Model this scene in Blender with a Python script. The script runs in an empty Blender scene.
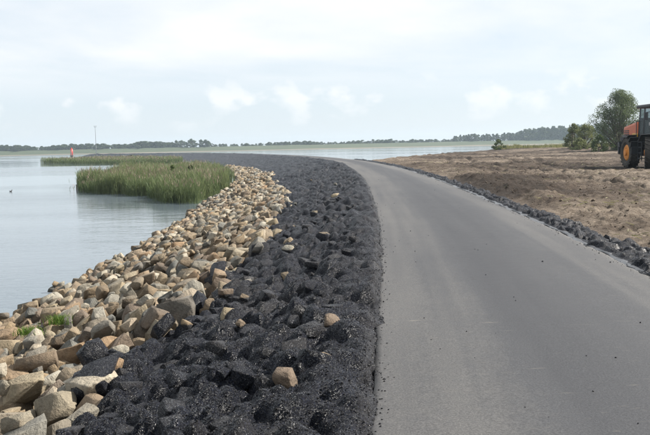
import bpy, bmesh, math, random
import numpy as np
from mathutils import Matrix, Vector

# ------------------------------------------------------------------ scene, camera, world, sun
scene = bpy.context.scene
C = scene.collection
CAM_H = 1.6
cam_d = bpy.data.cameras.new('camera'); cam = bpy.data.objects.new('camera', cam_d); C.objects.link(cam)
cam_d.sensor_fit = 'HORIZONTAL'; cam_d.sensor_width = 36; cam_d.lens = 44.3
cam_d.clip_start = 0.1; cam_d.clip_end = 20000
PITCH = math.atan(71.5 / 800); ROLL = math.radians(1.2)
X0 = Vector((1, 0, 0)); F0 = Vector((0, math.cos(PITCH), -math.sin(PITCH))); U0 = Vector((0, math.sin(PITCH), math.cos(PITCH)))
Rv = math.cos(ROLL) * X0 - math.sin(ROLL) * U0; Uv = math.sin(ROLL) * X0 + math.cos(ROLL) * U0
m3 = Matrix((Rv, Uv, -F0)).transposed()
cam.matrix_world = Matrix.Translation((0, 0, CAM_H)) @ m3.to_4x4()
scene.camera = cam

SUN_AZ = math.radians(74)      # clockwise from the view direction (+Y)
SUN_EL = math.radians(40)
scene.view_settings.view_transform = 'Standard'; scene.view_settings.look = 'None'
scene.view_settings.gamma = 1; scene.view_settings.use_curve_mapping = False
scene.view_settings.exposure = 1.15

world = bpy.data.worlds.new('World'); scene.world = world; world.use_nodes = True
wn = world.node_tree; wn.nodes.clear()
def N(nt, typ, **kw):
    n = nt.nodes.new(typ)
    for k, v in kw.items(): setattr(n, k, v)
    return n
def math_node(nt, op, a, b=None, c=None, clamp=False):
    n = nt.nodes.new('ShaderNodeMath'); n.operation = op; n.use_clamp = clamp
    for i, v in enumerate((a, b, c)):
        if v is None: continue
        if isinstance(v, (int, float)): n.inputs[i].default_value = v
        else: nt.links.new(v, n.inputs[i])
    return n.outputs[0]
def ramp(nt, fac, stops):
    n = nt.nodes.new('ShaderNodeValToRGB'); e = n.color_ramp.elements
    while len(e) < len(stops): e.new(0.5)
    for i, (p, c) in enumerate(stops):
        e[i].position = p; e[i].color = (*c, 1) if len(c) == 3 else c
    nt.links.new(fac, n.inputs[0]); return n.outputs[0]
def mixc(nt, fac, a, b, mode='MIX'):
    n = nt.nodes.new('ShaderNodeMix'); n.data_type = 'RGBA'; n.blend_type = mode
    for sock, v in ((n.inputs[0], fac), (n.inputs[6], a), (n.inputs[7], b)):
        if isinstance(v, (int, float)): sock.default_value = v
        elif isinstance(v, tuple): sock.default_value = (*v, 1)
        else: nt.links.new(v, sock)
    return n.outputs[2]
def noise(nt, vec, scale, detail=4, rough=0.55, dist=0.0, typ='ShaderNodeTexNoise'):
    n = nt.nodes.new(typ); n.inputs['Scale'].default_value = scale
    n.inputs['Detail'].default_value = detail; n.inputs['Roughness'].default_value = rough; n.inputs['Distortion'].default_value = dist
    if vec is not None: nt.links.new(vec, n.inputs['Vector'])
    return n.outputs[0]

sky = N(wn, 'ShaderNodeTexSky', sky_type='NISHITA', sun_disc=False, sun_elevation=SUN_EL, sun_rotation=SUN_AZ)
sky.air_density = 1.0; sky.dust_density = 0.8; sky.ozone_density = 1.0; sky.altitude = 0
tc = N(wn, 'ShaderNodeTexCoord')
sp = N(wn, 'ShaderNodeSeparateXYZ'); wn.links.new(tc.outputs['Generated'], sp.inputs[0])
zz = math_node(wn, 'ADD', math_node(wn, 'MAXIMUM', sp.outputs[2], 0.0), 0.09)
cv = N(wn, 'ShaderNodeCombineXYZ')
wn.links.new(math_node(wn, 'DIVIDE', sp.outputs[0], zz), cv.inputs[0]); wn.links.new(math_node(wn, 'DIVIDE', sp.outputs[1], zz), cv.inputs[1])
n1 = noise(wn, cv.outputs[0], 0.42, 8, 0.55, 0.25)
lowc = math_node(wn, 'MULTIPLY_ADD', sp.outputs[2], 16.0, -0.85, clamp=True)
high = math_node(wn, 'MULTIPLY', math_node(wn, 'MULTIPLY_ADD', n1, 4.6, -1.58, clamp=True), lowc)          # broad thin layer
# small cumulus low over the horizon
cv2 = N(wn, 'ShaderNodeCombineXYZ')
wn.links.new(math_node(wn, 'MULTIPLY', math_node(wn, 'ARCTAN2', sp.outputs[0], sp.outputs[1]), 11.0), cv2.inputs[0])
wn.links.new(math_node(wn, 'MULTIPLY', sp.outputs[2], 16.0), cv2.inputs[1]); cv2.inputs[2].default_value = 2.7
n2 = noise(wn, cv2.outputs[0], 1.6, 6, 0.5, 0.1)
band = math_node(wn, 'SUBTRACT', 1.0, math_node(wn, 'MULTIPLY', math_node(wn, 'ABSOLUTE', math_node(wn, 'SUBTRACT', sp.outputs[2], 0.060)), 22.0), clamp=True)
cum = math_node(wn, 'MULTIPLY', math_node(wn, 'MULTIPLY_ADD', n2, 9.0, -4.75, clamp=True), band)
veil = mixc(wn, 0.80, sky.outputs[0], (5.15, 5.75, 6.38))
cov = math_node(wn, 'MAXIMUM', math_node(wn, 'MULTIPLY', high, 0.9), math_node(wn, 'MULTIPLY', cum, 0.8))
skyc = mixc(wn, cov, veil, (6.8, 6.9, 6.95))
bg = N(wn, 'ShaderNodeBackground'); bg.inputs[1].default_value = 0.0685
wn.links.new(skyc, bg.inputs[0])
wo = N(wn, 'ShaderNodeOutputWorld'); wn.links.new(bg.outputs[0], wo.inputs[0])

sun_d = bpy.data.lights.new('sun', 'SUN'); sun = bpy.data.objects.new('sun', sun_d); C.objects.link(sun)
sun_d.energy = 5.0; sun_d.angle = math.radians(0.8); sun_d.color = (1.0, 0.94, 0.85)
SUNV = Vector((math.sin(SUN_AZ) * math.cos(SUN_EL), math.cos(SUN_AZ) * math.cos(SUN_EL), math.sin(SUN_EL)))
sun.rotation_euler = SUNV.to_track_quat('Z', 'Y').to_euler(); sun.location = (30, 20, 60)

# ------------------------------------------------------------------ helpers
rng = np.random.default_rng(7); random.seed(7)
def hash2(ix, iy, seed):
    h = (ix.astype(np.int64) * 374761393 + iy.astype(np.int64) * 668265263 + seed * 974634777) & 0x7fffffff
    h = ((h ^ (h >> 13)) * 1274126177) & 0x7fffffff
    return ((h ^ (h >> 16)) & 0xffff) / 65535.0
def vnoise(x, y, seed=0):
    ix = np.floor(x); iy = np.floor(y); fx = x - ix; fy = y - iy
    fx = fx * fx * fx * (fx * (fx * 6 - 15) + 10); fy = fy * fy * fy * (fy * (fy * 6 - 15) + 10)
    a = hash2(ix, iy, seed); b = hash2(ix + 1, iy, seed); c = hash2(ix, iy + 1, seed); d = hash2(ix + 1, iy + 1, seed)
    return (a + (b - a) * fx) * (1 - fy) + (c + (d - c) * fx) * fy - 0.5
def fbm(x, y, seed=0, oct=4, gain=0.5):
    x = np.asarray(x, float); y = np.asarray(y, float)
    r = np.zeros(np.broadcast(x, y).shape); a = 1.0; f = 1.0
    for o in range(oct):
        r += a * vnoise(x * f + 17.3 * o, y * f - 9.1 * o, seed + o); a *= gain; f *= 2.03
    return r
def sstep(x, a, b):
    t = np.clip((x - a) / (b - a), 0, 1); return t * t * (3 - 2 * t)

def link(o, parent=None):
    C.objects.link(o)
    if parent is not None: o.parent = parent
    return o
def mesh_np(name, V, F, mats, parent=None, attrs=None, smooth=False, midx=None):
    V = np.asarray(V, np.float32); F = np.asarray(F, np.int32)
    me = bpy.data.meshes.new(name); me.vertices.add(len(V)); me.vertices.foreach_set('co', V.ravel())
    k = F.shape[1]; me.loops.add(F.size); me.loops.foreach_set('vertex_index', F.ravel())
    me.polygons.add(len(F)); me.polygons.foreach_set('loop_start', np.arange(0, F.size, k, dtype=np.int32))
    me.polygons.foreach_set('loop_total', np.full(len(F), k, np.int32))
    if smooth: me.polygons.foreach_set('use_smooth', np.ones(len(F), bool))
    for m in (mats if isinstance(mats, (list, tuple)) else [mats]): me.materials.append(m)
    if midx is not None: me.polygons.foreach_set('material_index', np.asarray(midx, np.int32))
    if attrs:
        for an, av in attrs.items():
            at = me.attributes.new(an, 'FLOAT', 'POINT'); at.data.foreach_set('value', np.asarray(av, np.float32))
    me.update(calc_edges=True); me.validate()
    return link(bpy.data.objects.new(name, me), parent)
def grid_faces(r, c):
    i = np.arange(r * c).reshape(r, c)
    return np.stack([i[:-1, :-1], i[:-1, 1:], i[1:, 1:], i[1:, :-1]], -1).reshape(-1, 4)
def bm_obj(name, bm, mat, parent=None, smooth=False):
    me = bpy.data.meshes.new(name); bm.to_mesh(me); bm.free()
    for m in (mat if isinstance(mat, (list, tuple)) else [mat]): me.materials.append(m)
    if smooth:
        for p in me.polygons: p.use_smooth = True
    return link(bpy.data.objects.new(name, me), parent)
def tag(o, label=None, cat=None, group=None, kind=None):
    if label: o['label'] = label
    if cat: o['category'] = cat
    if group: o['group'] = group
    if kind: o['kind'] = kind
    return o
def empty(name, loc, rz=0):
    o = bpy.data.objects.new(name, None); o.location = loc; o.rotation_euler = (0, 0, rz); o.empty_display_size = 0.3
    return link(o)

# ------------------------------------------------------------------ materials
def new_mat(name):
    m = bpy.data.materials.new(name); m.use_nodes = True; nt = m.node_tree
    return m, nt, nt.nodes['Principled BSDF']
def obj_vec(nt): return N(nt, 'ShaderNodeTexCoord').outputs['Object']
def bump(nt, b, height, strength, dist):
    n = N(nt, 'ShaderNodeBump'); n.inputs['Strength'].default_value = strength; n.inputs['Distance'].default_value = dist
    nt.links.new(height, n.inputs['Height']); nt.links.new(n.outputs[0], b.inputs['Normal']); return n
def attr(nt, name):
    a = N(nt, 'ShaderNodeAttribute'); a.attribute_name = name; return a.outputs['Fac']
def simple(name, col, rough=0.6, metal=0.0, var=0.25, scale=6, bstr=0.0):
    m, nt, b = new_mat(name); v = obj_vec(nt); f = noise(nt, v, scale, 5, 0.6)
    d = tuple(c * (1 - var) for c in col); l = tuple(min(1, c * (1 + var)) for c in col)
    nt.links.new(ramp(nt, f, [(0.3, d), (0.7, l)]), b.inputs['Base Color'])
    b.inputs['Roughness'].default_value = rough; b.inputs['Metallic'].default_value = metal
    if bstr: bump(nt, b, f, bstr, 0.02)
    return m

def mat_road():
    m, nt, b = new_mat('road_asphalt'); v = obj_vec(nt)
    big = noise(nt, v, 0.35, 5, 0.6); fine = noise(nt, v, 70, 4, 0.8); mid = noise(nt, v, 9, 6, 0.7)
    dust_sheen = attr(nt, 'dust_sheen')
    f = math_node(nt, 'ADD', dust_sheen, math_node(nt, 'MULTIPLY_ADD', big, 0.5, -0.25))
    f = math_node(nt, 'ADD', f, math_node(nt, 'MULTIPLY_ADD', mid, 0.35, -0.175), clamp=True)
    col = ramp(nt, f, [(0.0, (0.026, 0.027, 0.0315)), (0.45, (0.037, 0.038, 0.0425)), (1.0, (0.078, 0.0758, 0.0745))])
    sp_ = ramp(nt, fine, [(0.3, (0.5, 0.5, 0.5)), (0.5, (1, 1, 1)), (0.7, (1.7, 1.68, 1.62))])
    col = mixc(nt, 1.0, col, sp_, 'MULTIPLY')
    # pale scuffs across the lane
    mp = N(nt, 'ShaderNodeMapping'); mp.inputs['Scale'].default_value = (3.0, 24.0, 1); nt.links.new(v, mp.inputs[0])
    sc = math_node(nt, 'MULTIPLY_ADD', noise(nt, mp.outputs[0], 1.0, 3, 0.6), 9.0, -5.7, clamp=True)
    sc = math_node(nt, 'MULTIPLY', sc, math_node(nt, 'MULTIPLY_ADD', noise(nt, v, 0.8, 2), 3, -1.2, clamp=True))
    col = mixc(nt, math_node(nt, 'MULTIPLY', sc, 0.6), col, (0.20, 0.18, 0.15))
    nt.links.new(col, b.inputs['Base Color']); b.inputs['Specular IOR Level'].default_value = 0.3
    nt.links.new(math_node(nt, 'MULTIPLY_ADD', mid, 0.2, 0.52), b.inputs['Roughness'])
    bump(nt, b, math_node(nt, 'ADD', fine, math_node(nt, 'MULTIPLY', mid, 0.3)), 0.5, 0.006)
    return m
def mat_tar(name='black_asphalt', gloss=0.45):
    m, nt, b = new_mat(name); v = obj_vec(nt)
    g = N(nt, 'ShaderNodeTexVoronoi'); g.inputs['Scale'].default_value = 170; nt.links.new(v, g.inputs['Vector'])
    big = noise(nt, v, 3.2, 5, 0.6); fine = noise(nt, v, 150, 3, 0.7)
    c = ramp(nt, big, [(0.3, (0.0035, 0.0042, 0.0072)), (0.7, (0.0068, 0.0082, 0.0135))])
    sep = N(nt, 'ShaderNodeSeparateColor'); nt.links.new(g.outputs['Color'], sep.inputs[0])
    gr = ramp(nt, sep.outputs[0], [(0.0, (0.6, 0.6, 0.62)), (0.8, (1.2, 1.2, 1.22)), (0.95, (3.0, 3.1, 3.3))])
    c = mixc(nt, 1.0, c, gr, 'MULTIPLY')
    dst = attr(nt, 'dust_sheen')
    c = mixc(nt, dst, c, (0.11, 0.10, 0.088))
    nt.links.new(c, b.inputs['Base Color'])
    nt.links.new(math_node(nt, 'MULTIPLY_ADD', sep.outputs[1], 0.55, gloss - 0.23), b.inputs['Roughness']); nt.links.new(ramp(nt, sep.outputs[1], [(0.0, (0.85, 0.85, 0.85)), (0.2, (0.6, 0.6, 0.6)), (0.3, (0.12, 0.12, 0.12)), (1.0, (0.08, 0.08, 0.08))]), b.inputs['Specular IOR Level'])
    h = math_node(nt, 'ADD', math_node(nt, 'MULTIPLY', sep.outputs[2], 0.55), math_node(nt, 'MULTIPLY', noise(nt, v, 75, 5, 0.75), 1.3))
    bump(nt, b, h, 1.0, 0.011)
    return m
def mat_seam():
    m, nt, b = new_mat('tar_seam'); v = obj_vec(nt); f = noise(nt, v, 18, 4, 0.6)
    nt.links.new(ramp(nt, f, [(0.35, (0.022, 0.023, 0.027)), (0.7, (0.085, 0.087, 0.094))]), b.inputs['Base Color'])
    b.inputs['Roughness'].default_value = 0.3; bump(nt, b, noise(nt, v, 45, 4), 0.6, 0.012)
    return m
def mat_stone():
    m, nt, b = new_mat('quarry_stone'); v = obj_vec(nt)
    r = attr(nt, 'rnd'); r2 = attr(nt, 'rnd2')
    base = ramp(nt, r, [(0.0, (0.10, 0.078, 0.055)), (0.15, (0.205, 0.155, 0.098)), (0.32, (0.15, 0.145, 0.128)), (0.46, (0.26, 0.215, 0.145)),
                        (0.6, (0.13, 0.098, 0.072)), (0.72, (0.105, 0.107, 0.10)), (0.84, (0.34, 0.315, 0.26)), (0.93, (0.22, 0.15, 0.09)), (1.0, (0.18, 0.158, 0.125))])
    n1_ = noise(nt, v, 5.5, 6, 0.65, 0.6); n2_ = noise(nt, v, 38, 4, 0.7)
    c = mixc(nt, 1.0, base, ramp(nt, n1_, [(0.28, (0.62, 0.60, 0.58)), (0.5, (0.98, 0.97, 0.95)), (0.75, (1.28, 1.25, 1.2))]), 'MULTIPLY')
    c = mixc(nt, 1.0, c, ramp(nt, n2_, [(0.3, (0.78, 0.78, 0.78)), (0.7, (1.15, 1.15, 1.15))]), 'MULTIPLY')
    rust = math_node(nt, 'MULTIPLY_ADD', noise(nt, v, 2.1, 4, 0.6), 4.5, -2.6, clamp=True)
    c = mixc(nt, math_node(nt, 'MULTIPLY', rust, 0.35), c, (0.21, 0.115, 0.052))
    wet = attr(nt, 'wet')
    c = mixc(nt, wet, c, (0.045, 0.043, 0.035))
    tarm = attr(nt, 'tar'); tn = math_node(nt, 'MULTIPLY_ADD', math_node(nt, 'ADD', tarm, math_node(nt, 'MULTIPLY_ADD', n1_, 0.3, -0.15)), 8.0, -4.0, clamp=True)
    c = mixc(nt, tn, c, (0.016, 0.016, 0.018))
    nt.links.new(c, b.inputs['Base Color'])
    nt.links.new(math_node(nt, 'MULTIPLY_ADD', wet, -0.35, 0.85), b.inputs['Roughness'])
    b.inputs['Specular IOR Level'].default_value = 0.35
    bump(nt, b, math_node(nt, 'ADD', n1_, math_node(nt, 'MULTIPLY', n2_, 0.4)), 1.0, 0.05)
    return m
def mat_soil():
    m, nt, b = new_mat('tilled_soil'); v = obj_vec(nt)
    dry = attr(nt, 'dry'); g1 = noise(nt, v, 0.6, 6, 0.65, 0.4); g2 = noise(nt, v, 7, 6, 0.7); g3 = noise(nt, v, 60, 3, 0.7)
    f = math_node(nt, 'ADD', dry, math_node(nt, 'MULTIPLY_ADD', g1, 1.7, -0.85))
    f = math_node(nt, 'ADD', f, math_node(nt, 'MULTIPLY_ADD', g2, 1.5, -0.75), clamp=True)
    c = ramp(nt, f, [(0.0, (0.034, 0.025, 0.019)), (0.35, (0.068, 0.051, 0.039)), (0.7, (0.124, 0.098, 0.076)), (1.0, (0.21, 0.172, 0.135))])
    c = mixc(nt, 1.0, c, ramp(nt, g3, [(0.3, (0.75, 0.75, 0.75)), (0.7, (1.2, 1.2, 1.2))]), 'MULTIPLY')
    nt.links.new(c, b.inputs['Base Color']); b.inputs['Roughness'].default_value = 0.95; b.inputs['Specular IOR Level'].default_value = 0.2
    bump(nt, b, math_node(nt, 'ADD', g2, math_node(nt, 'MULTIPLY', g3, 0.3)), 1.0, 0.12)
    return m
def mat_water():
    m, nt, b = new_mat('lake_water'); v = obj_vec(nt)
    mp = N(nt, 'ShaderNodeMapping'); mp.inputs['Scale'].default_value = (0.7, 1.6, 1); mp.inputs['Rotation'].default_value = (0, 0, 0.25); nt.links.new(v, mp.inputs[0])
    w1 = noise(nt, mp.outputs[0], 2.2, 3, 0.6); w2 = noise(nt, mp.outputs[0], 0.45, 3, 0.5)
    mp2 = N(nt, 'ShaderNodeMapping'); mp2.inputs['Scale'].default_value = (0.006, 0.028, 1); nt.links.new(v, mp2.inputs[0])
    patch = math_node(nt, 'MULTIPLY_ADD', noise(nt, mp2.outputs[0], 1.0, 4, 0.55), 5.0, -2.1, clamp=True)   # wind on the surface
    b.inputs['Base Color'].default_value = (0.095, 0.12, 0.142, 1); b.inputs['IOR'].default_value = 1.36
    nt.links.new(math_node(nt, 'MULTIPLY_ADD', patch, 0.14, 0.025), b.inputs['Roughness'])
    h = math_node(nt, 'ADD', math_node(nt, 'MULTIPLY', w1, 0.5), w2)
    bn = bump(nt, b, h, 1.0, 0.02)
    nt.links.new(math_node(nt, 'MULTIPLY_ADD', patch, 0.05, 0.006), bn.inputs['Distance'])
    return m
def mat_leaf(name, dark, light, rough=0.6, trans=0.35):
    m, nt, b = new_mat(name); r = attr(nt, 'rnd')
    c = ramp(nt, r, [(0.0, dark), (1.0, light)])
    nt.links.new(c, b.inputs['Base Color']); b.inputs['Roughness'].default_value = rough
    b.inputs['Specular IOR Level'].default_value = 0.25
    t = N(nt, 'ShaderNodeBsdfTranslucent'); nt.links.new(c, t.inputs[0])
    mx = N(nt, 'ShaderNodeMixShader'); mx.inputs[0].default_value = trans
    nt.links.new(b.outputs[0], mx.inputs[1]); nt.links.new(t.outputs[0], mx.inputs[2])
    nt.links.new(mx.outputs[0], nt.nodes['Material Output'].inputs[0])
    return m
def mat_grass_ground():
    m, nt, b = new_mat('grass_bank'); v = obj_vec(nt)
    mp = N(nt, 'ShaderNodeMapping'); mp.inputs['Scale'].default_value = (0.012, 0.05, 0.3); nt.links.new(v, mp.inputs[0])
    a = noise(nt, mp.outputs[0], 1.0, 6, 0.6); g = noise(nt, v, 0.7, 5, 0.7)
    c = ramp(nt, math_node(nt, 'MULTIPLY_ADD', g, 0.4, math_node(nt, 'MULTIPLY', a, 0.6)), [(0.3, (0.02, 0.034, 0.012)), (0.5, (0.033, 0.048, 0.018)), (0.7, (0.052, 0.06, 0.026))])
    sz = N(nt, 'ShaderNodeSeparateXYZ'); nt.links.new(v, sz.inputs[0])
    toe = math_node(nt, 'MULTIPLY_ADD', sz.outputs[2], -1.6, math_node(nt, 'MULTIPLY_ADD', a, 1.5, -2.6), clamp=True)   # stone toe just above the water
    c = mixc(nt, toe, c, (0.17, 0.14, 0.11))
    nt.links.new(c, b.inputs['Base Color']); b.inputs['Roughness'].default_value = 0.9
    return m
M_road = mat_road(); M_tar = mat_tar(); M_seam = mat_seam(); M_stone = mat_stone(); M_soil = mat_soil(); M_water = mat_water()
M_bank = mat_grass_ground()
M_sub = simple('stone_rubble_bed', (0.10, 0.085, 0.065), 0.9, var=0.5, scale=9, bstr=0.8)
M_reed = mat_leaf('reed_leaf', (0.066, 0.098, 0.036), (0.165, 0.198, 0.09), trans=0.45)
M_plume = mat_leaf('reed_plume', (0.15, 0.115, 0.085), (0.27, 0.22, 0.165))
M_far = mat_leaf('far_leaf', (0.028, 0.05, 0.018), (0.07, 0.10, 0.035), trans=0.2)
M_willow = mat_leaf('willow_leaf', (0.055, 0.08, 0.035), (0.15, 0.19, 0.095), trans=0.4)
M_olive = mat_leaf('olive_leaf', (0.09, 0.11, 0.04), (0.19, 0.21, 0.085), trans=0.35)
M_shrub = mat_leaf('shrub_leaf', (0.035, 0.06, 0.015), (0.09, 0.12, 0.03), trans=0.3)
M_lush = mat_leaf('fresh_grass', (0.055, 0.11, 0.015), (0.13, 0.20, 0.035), trans=0.4)
M_grass = mat_leaf('dry_grass', (0.09, 0.10, 0.035), (0.23, 0.22, 0.10), trans=0.35)
M_bark = simple('bark', (0.085, 0.068, 0.05), 0.9, var=0.35, scale=14, bstr=0.5)

# ------------------------------------------------------------------ the dike's line
PTS = np.array([(-1.5, -16), (-0.62, -6), (-0.1, 0), (0.2, 4.3), (0.44, 7.4), (0.7, 10.4), (1.0, 14.4), (1.5, 25.7), (1.9, 39), (1.95, 55), (1.55, 71), (0.3, 90),
                (-3.8, 123), (-11.5, 165), (-28, 234), (-56, 310), (-85, 362), (-120, 410)])
def catmull(P, n=60):
    out = []
    Q = np.vstack([2 * P[0] - P[1], P, 2 * P[-1] - P[-2]])
    for i in range(1, len(Q) - 2):
        t = np.linspace(0, 1, n, endpoint=False)[:, None]
        a, b_, c, d = Q[i - 1], Q[i], Q[i + 1], Q[i + 2]
        out.append(0.5 * (2 * b_ + (c - a) * t + (2 * a - 5 * b_ + 4 * c - d) * t ** 2 + (3 * b_ - a - 3 * c + d) * t ** 3))
    return np.vstack(out + [P[-1:]])
cur = catmull(PTS)
arc = np.concatenate([[0], np.cumsum(np.hypot(*np.diff(cur, axis=0).T))])
SS = np.arange(0, arc[-1], 0.5); CX = np.interp(SS, arc, cur[:, 0]); CY = np.interp(SS, arc, cur[:, 1])
def smooth1(a, w):
    p = np.pad(a, w, mode='reflect', reflect_type='odd'); k = np.ones(2 * w + 1) / (2 * w + 1)
    return np.convolve(p, k, 'valid')
CX = smooth1(smooth1(CX, 8), 8); CY = smooth1(smooth1(CY, 8), 8)
TX = np.gradient(CX, SS); TY = np.gradient(CY, SS); tl = np.hypot(TX, TY); TX /= tl; TY /= tl
S_CAM = float(np.interp(0, CY, SS)); S_END = SS[-1] - 1
def P2(s, t):                       # t > 0: to the water side (left of the lane), t < 0: across the lane
    x = np.interp(s, SS, CX); y = np.interp(s, SS, CY); tx = np.interp(s, SS, TX); ty = np.interp(s, SS, TY)
    return x - ty * t, y + tx * t
def ST(x, y):
    x = np.asarray(x, float); y = np.asarray(y, float)
    s = np.interp(y, CY, SS)
    for _ in range(3):
        px = np.interp(s, SS, CX); py = np.interp(s, SS, CY); tx = np.interp(s, SS, TX); ty = np.interp(s, SS, TY)
        s = np.clip(s + (x - px) * tx + (y - py) * ty, 0, SS[-1])
    px = np.interp(s, SS, CX); py = np.interp(s, SS, CY); tx = np.interp(s, SS, TX); ty = np.interp(s, SS, TY)
    return s, -(x - px) * ty + (y - py) * tx
WATER = -2.1; RW = 3.2
def gslope(s): return np.interp(np.asarray(s) - S_CAM, [14, 26, 40, 55, 100], [0.272, 0.262, 0.24, 0.216, 0.212])
def zslope(t, s): return -0.03 - gslope(s) * np.maximum(t, 0)
TBY = [-20, 12, 17, 26, 38, 64, 100, 143, 175, 500]; TBV = [2.25, 2.4, 2.6, 3.05, 3.75, 6.0, 7.3, 8.4, 10.5, 10.5]
def t_bound(s): return np.interp(s - S_CAM, TBY, TBV) + 0.55 * fbm(np.asarray(s) * 0.55, np.asarray(s) * 0 + 3.3, 91, 3)

# ------------------------------------------------------------------ water, far land
o = mesh_np('water', [(-6000, -300, WATER), (6000, -300, WATER), (6000, 9000, WATER), (-6000, 9000, WATER)], [(0, 1, 2, 3)], M_water); tag(o, kind='structure')
o = mesh_np('lake_bed', [(-6000, -300, -5), (6000, -300, -5), (6000, 9000, -5), (-6000, 9000, -5)], [(0, 1, 2, 3)], M_sub); tag(o, kind='structure')
xs = np.linspace(-2600, 2600, 520)
prof = [(-8, -4.0), (0, -2.15), (5, -1.2), (26, 3.4), (31, 3.6), (36, 3.4), (60, 1.2), (400, 1.0), (4500, 1.0)]
FY = 955 + 18 * np.sin(xs / 260.) + 12 * fbm(xs / 60., xs * 0, 5, 3)
V = []
for dy, z in prof:
    V.append(np.stack([xs, FY + dy + 0 * xs, z + (0.5 * fbm(xs / 45., xs * 0 + dy, 8, 3) if -2 < z else 0) + 0 * xs], -1))
V = np.stack(V).reshape(-1, 3); o = mesh_np('far_bank', V, grid_faces(len(prof), len(xs)), M_bank, smooth=True); tag(o, kind='structure')

# ------------------------------------------------------------------ embankment core, lane
rows = np.unique(np.concatenate([np.arange(1, S_CAM + 2, 1.0), S_CAM + np.exp(np.linspace(np.log(2), np.log(S_END - S_CAM), 260))]))
ts = np.array([18, 14, 11, 9, 7, 5, 3.5, 2.2, 1.2, 0.5, 0.02, -0.5, -1.7, -2.9, -3.38, -3.9, -4.6, -6, -9, -14])
S_, T_ = np.meshgrid(rows, ts, indexing='ij'); X_, Y_ = P2(S_, T_)
Z_ = zslope(T_, S_) - 0.15
rs = sstep(Y_, 80, 98)
Z_ = np.where(T_ < -RW, -0.25 - rs * 0.28 * (-RW - T_) - (1 - rs) * 0.3, Z_)
o = mesh_np('embankment', np.stack([X_, Y_, Z_], -1).reshape(-1, 3), grid_faces(len(rows), len(ts)), M_sub, smooth=True); tag(o, kind='structure')

rows = np.unique(np.concatenate([np.arange(1, S_CAM + 3, 0.5), S_CAM + np.exp(np.linspace(np.log(3), np.log(S_END - S_CAM), 420))]))
u = np.concatenate([[0, 0.004], np.linspace(0.02, 0.98, 75), [0.996, 1]])
S_, U_ = np.meshgrid(rows, u, indexing='ij')
eL = 0.025 * fbm(S_ * 2.2, S_ * 0, 21, 4); eR = 0.03 * fbm(S_ * 2.0, S_ * 0 + 7, 22, 4)
T_ = eL - U_ * (RW + eL - eR)
X_, Y_ = P2(S_, T_)
Z_ = 0.045 * (1 - (2 * U_ - 1) ** 2) + 0.006 * fbm(S_ * 0.5, T_ * 0.8, 31, 3) + np.where((U_ == 0) | (U_ == 1), -0.10, 0.0)
lane = np.abs(-T_ - RW / 2)
dust_sheen = 0.30 + 0.38 * sstep(-T_, 1.35, 0.7) + 0.36 * sstep(-T_, 2.15, 2.75) - 0.14 * sstep(lane, 0.75, 0.2) + 0.22 * fbm(S_ * 0.12, T_ * 1.5, 41, 3) + 0.20 * fbm(S_ * 0.2, T_ * 7, 43, 3)
dust_sheen = dust_sheen + 0.20 * sstep(Y_, 18, 45)  # far lane paler: grazing sheen put into the colour, on top of the dust
o = mesh_np('road', np.stack([X_, Y_, Z_], -1).reshape(-1, 3), grid_faces(*S_.shape), M_road, attrs={'dust_sheen': dust_sheen.ravel()}, smooth=True); tag(o, kind='structure')

# ------------------------------------------------------------------ lumpy asphalt-covered revetment
def log_rows(s0, s1, k, dmin):
    r = [s0]
    while r[-1] < s1: r.append(r[-1] + max(dmin, k * (r[-1] - S_CAM)))
    return np.array(r)
def rast_lumps(sr, Tg, lumps):
    """Tg: (rows, cols) t of every grid point. lumps: s,t,a,b,ang,H,gx,gy,p. Height is the upper hull of all lumps."""
    Hh = np.full(Tg.shape, -0.025)
    for (s, t, a, b, an, H, gx, gy, p) in lumps:
        R = max(a, b) * 1.05
        i0, i1 = np.searchsorted(sr, (s - R, s + R))
        if i1 <= i0: continue
        trow = Tg[(i0 + i1) // 2]
        j0, j1 = np.searchsorted(trow, (t - R - 0.02, t + R + 0.02))
        if j1 <= j0: continue
        ds = (sr[i0:i1] - s)[:, None]; dt = Tg[i0:i1, j0:j1] - t
        c, sn = math.cos(an), math.sin(an)
        e = (np.abs((ds * c + dt * sn) / a) ** p + np.abs((-ds * sn + dt * c) / b) ** p)
        h = H * (1 - e ** 1.3) + gx * ds + gy * dt
        h = np.where(e < 1.25, h, -1)
        sl = Hh[i0:i1, j0:j1]; np.maximum(sl, h, out=sl)
    return Hh
def make_lumps(s0, s1, tfun, den, rmin, rmax, hmin, hmax, r):
    n = int(den * (s1 - s0) * 0.5 * (tfun(s0) + tfun(s1))); s = r.uniform(s0, s1, n)
    t = r.uniform(0.02, 1, n) * np.array([tfun(q) for q in s]) if n else np.array([])
    a = r.uniform(rmin, rmax, n); b = a * r.uniform(0.55, 0.95, n); an = r.uniform(0, math.pi, n)
    H = r.uniform(hmin, hmax, n); gx = r.normal(0, 0.24, n); gy = r.normal(-0.06, 0.24, n); p = r.uniform(2.2, 4.0, n)
    return list(zip(s, t, a, b, an, H, gx, gy, p))
tend = lambda s: float(np.interp(s - S_CAM, TBY, TBV)) + 0.75
sr = log_rows(S_CAM + 1.5, S_END - 3, 0.0040, 0.016)
u = np.linspace(0, 1, 185)
TE = np.interp(sr - S_CAM, TBY, TBV) + 0.75
offr = np.clip(-0.035 + 0.10 * fbm(sr * 3.1, sr * 0, 63, 4), -0.11, 0.015)
Tg = offr[:, None] + u[None, :] * (TE - offr)[:, None]; Sg = np.repeat(sr[:, None], len(u), 1)
L = make_lumps(S_CAM + 1, S_CAM + 60, tend, 8, 0.15, 0.34, 0.04, 0.20, rng) + make_lumps(S_CAM + 60, S_CAM + 150, tend, 8, 0.2, 0.42, 0.10, 0.34, rng) \
    + make_lumps(S_CAM + 150, S_END - 3, tend, 3.0, 0.35, 0.7, 0.1, 0.32, rng)
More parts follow.
